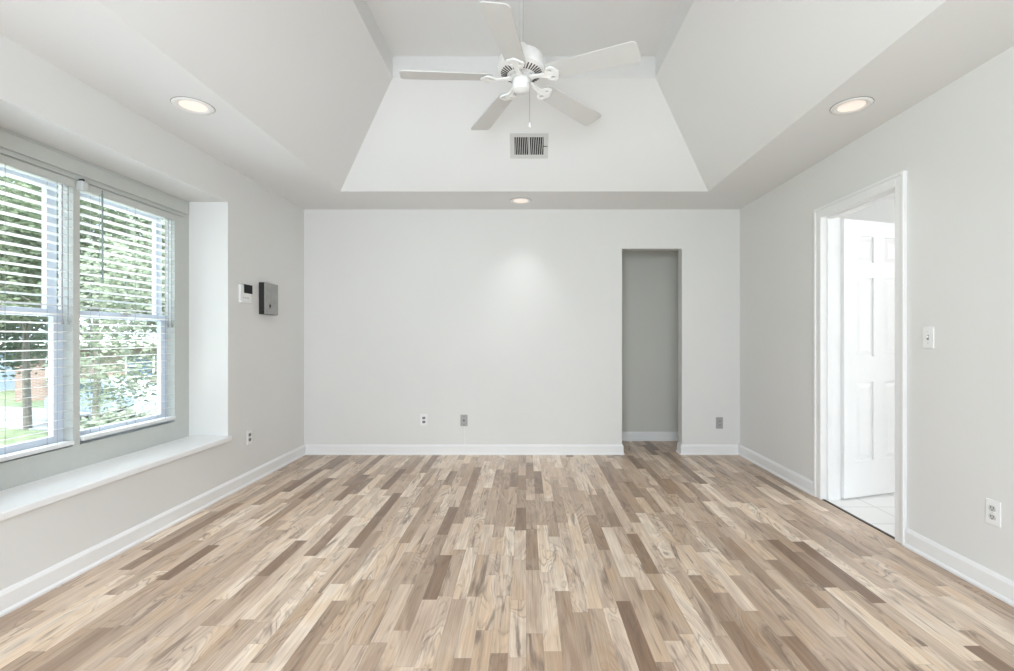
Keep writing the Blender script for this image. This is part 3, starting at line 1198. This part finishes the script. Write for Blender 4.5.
GT = 'garden trees beyond the window'
pro = []
for k, (leaf, h, r, n, sz) in enumerate((('leaf_a', 7.5, 2.8, 15000, 0.125), ('leaf_b', 6.8, 2.7, 15000, 0.11), ('leaf_c', 8.6, 3.4, 13000, 0.17))):
    bl = tree_blobs(h, r, 11+k, 14, 0.27 if k else 0.5)
    pro.append((leaf, h, r, n, sz, bl))
spots = [  # proto, px, depth, scale, label
    (1, 182, 12.5, 1.00, 'pale green tree at the right edge of the right-hand window'),
    (0, 95, 14.5, 1.12, 'high-crowned green tree seen in the middle of the right-hand window'),
    (0, 28, 15.5, 1.22, 'high-crowned green tree filling the top of the left blind'),
    (2, -40, 17.0, 0.95, 'deep green tree at the far left edge of the view outside'),
    (0, 215, 16.0, 1.05, 'green tree standing behind the right window jamb'),
    (2, 60, 37.0, 1.35, 'deep green tree standing behind the neighbouring houses'),
    (2, 120, 40.0, 1.4, 'broad dark tree rising over the brick house roof'),
    (0, 165, 38.0, 1.6, 'tall green tree at the right end of the brick house'),
    (1, 5, 42.0, 1.6, 'pale tree beyond the blue house'),
]
first = {}
for i, (k, px, d, s, lab) in enumerate(spots):
    leaf, h, r, n, sz, bl = pro[k]
    if k not in first:
        first[k] = make_tree('garden_tree', lab, 'tree', at(px, d), bl, n, sz, leaf, tree_trunk(h, bl, 0.075), 30+k, GT)
        o = first[k]
        o.scale = (s, s, s)
    else:
        o = dup(first[k], at(px, d), i*1.3, s, lab)

shr = None
for i, (px, d, s, lab) in enumerate(((95, 9.6, 1.0, 'low leafy shrub outside under the right window, nearest the mullion'),
                                     (128, 9.9, 1.05, 'low leafy shrub outside, middle of the right window'),
                                     (160, 10.2, 1.0, 'low leafy shrub outside by the right window jamb'),
                                     (192, 10.6, 1.05, 'low leafy shrub outside hidden partly by the window jamb'))):
    if shr is None:
        bl = [(0, 0, 0.8, 0.62), (0.3, 0.2, 0.7, 0.45), (-0.35, 0.1, 0.7, 0.45), (0.1, -0.3, 0.6, 0.45), (0, 0.1, 1.1, 0.4)]
        st = [([(0, 0, -0.05), (b[0]*0.5, b[1]*0.5, 0.3), (b[0], b[1], b[2])], [0.03, 0.025, 0.01]) for b in bl]
        shr = make_tree('garden_shrub', lab, 'shrub', at(px, d), bl, 1500, 0.11, 'leaf_b', st, 77, 'shrubs under the window')
    else:
        dup(shr, at(px, d), i*1.7, s, lab)


def house(label, loc, rz, w, dp, h, wallm, rise_):
    t = thing('house', label, 'house', loc, (0, 0, rz))
    m = MB(); m.box(-w/2, w/2, 0, dp, -0.2, h)
    m.obj('walls', M[wallm], t)
    m = MB()
    m.prism([(-0.5, h-0.12), (dp+0.5, h-0.12), (dp+0.5, h+0.04), (dp/2, h+rise_), (-0.5, h+0.04)], 'x', -w/2-0.4, w/2+0.4)
    m.obj('roof', M['roof'], t)
    m = MB(); m.box(-w/2-0.42, w/2+0.42, -0.56, -0.5, h-0.16, h+0.06)
    m.obj('fascia', M['trim'], t)
    for x in (-w*0.32, 0.0, w*0.32):
        m = MB()
        for a, b_, c, d in ((-0.6, -0.52, 0.9, 2.1), (0.52, 0.6, 0.9, 2.1), (-0.6, 0.6, 0.9, 0.98), (-0.6, 0.6, 2.02, 2.1), (-0.6, 0.6, 1.47, 1.53)):
            m.box(x+a, x+b_, -0.06, 0.0, c, d)
        fr = m.obj('house_window', M['trim'], t)
        m = MB(); m.box(x-0.55, x+0.55, -0.02, 0.01, 0.95, 2.05)
        m.obj('pane', M['carglass'], fr)
    return t


house('red brick house across the street under a grey roof', at(140, 25), math.radians(40), 9, 7, 2.7, 'brick', 1.6)
house('pale blue sided house far left beyond the lawn', at(-20, 26), math.radians(48), 6, 5, 2.9, 'siding', 2.2)

car = thing('parked_car', 'pale blue-silver car parked on the street outside', 'car', at(118, 17.3, GZ+0.04), (0, 0, math.atan2(dr.y, dr.x)))
m = MB()
prof = [(-2.2, 0.35), (-2.25, 0.7), (-2.1, 0.9), (-1.5, 0.96), (-1.0, 1.38), (-0.5, 1.46), (0.3, 1.44), (0.95, 1.0), (1.9, 0.88), (2.2, 0.7), (2.22, 0.35)]
t = MB(); t.prism(prof, 'y', -0.85, 0.85)
bmesh.ops.bevel(t.bm, geom=t.bm.edges[:], offset=0.06, segments=2, affect='EDGES')
t.obj('body', M['carpaint'], car, True)
for s in (-1, 1):
    m = MB()
    m.prism([(-1.25, 1.0), (-0.92, 1.34), (-0.15, 1.38), (-0.15, 1.0)], 'y', s*0.85, s*0.862)
    m.obj('side_window', M['carglass'], car)
    m = MB()
    m.prism([(-0.08, 1.0), (-0.08, 1.38), (0.25, 1.36), (0.8, 1.0)], 'y', s*0.85, s*0.862)
    m.obj('side_window', M['carglass'], car)
for x in (-1.35, 1.4):
    for s in (-1, 1):
        m = MB()
        m.lathe([(0.0, -0.1), (0.26, -0.1), (0.32, -0.07), (0.32, 0.07), (0.26, 0.1), (0, 0.1)], 24, Matrix.Translation((x, s*0.8, 0.32)) @ Matrix.Rotation(PI/2, 4, 'X'))
        m.obj('wheel', M['tyre'], car, True)
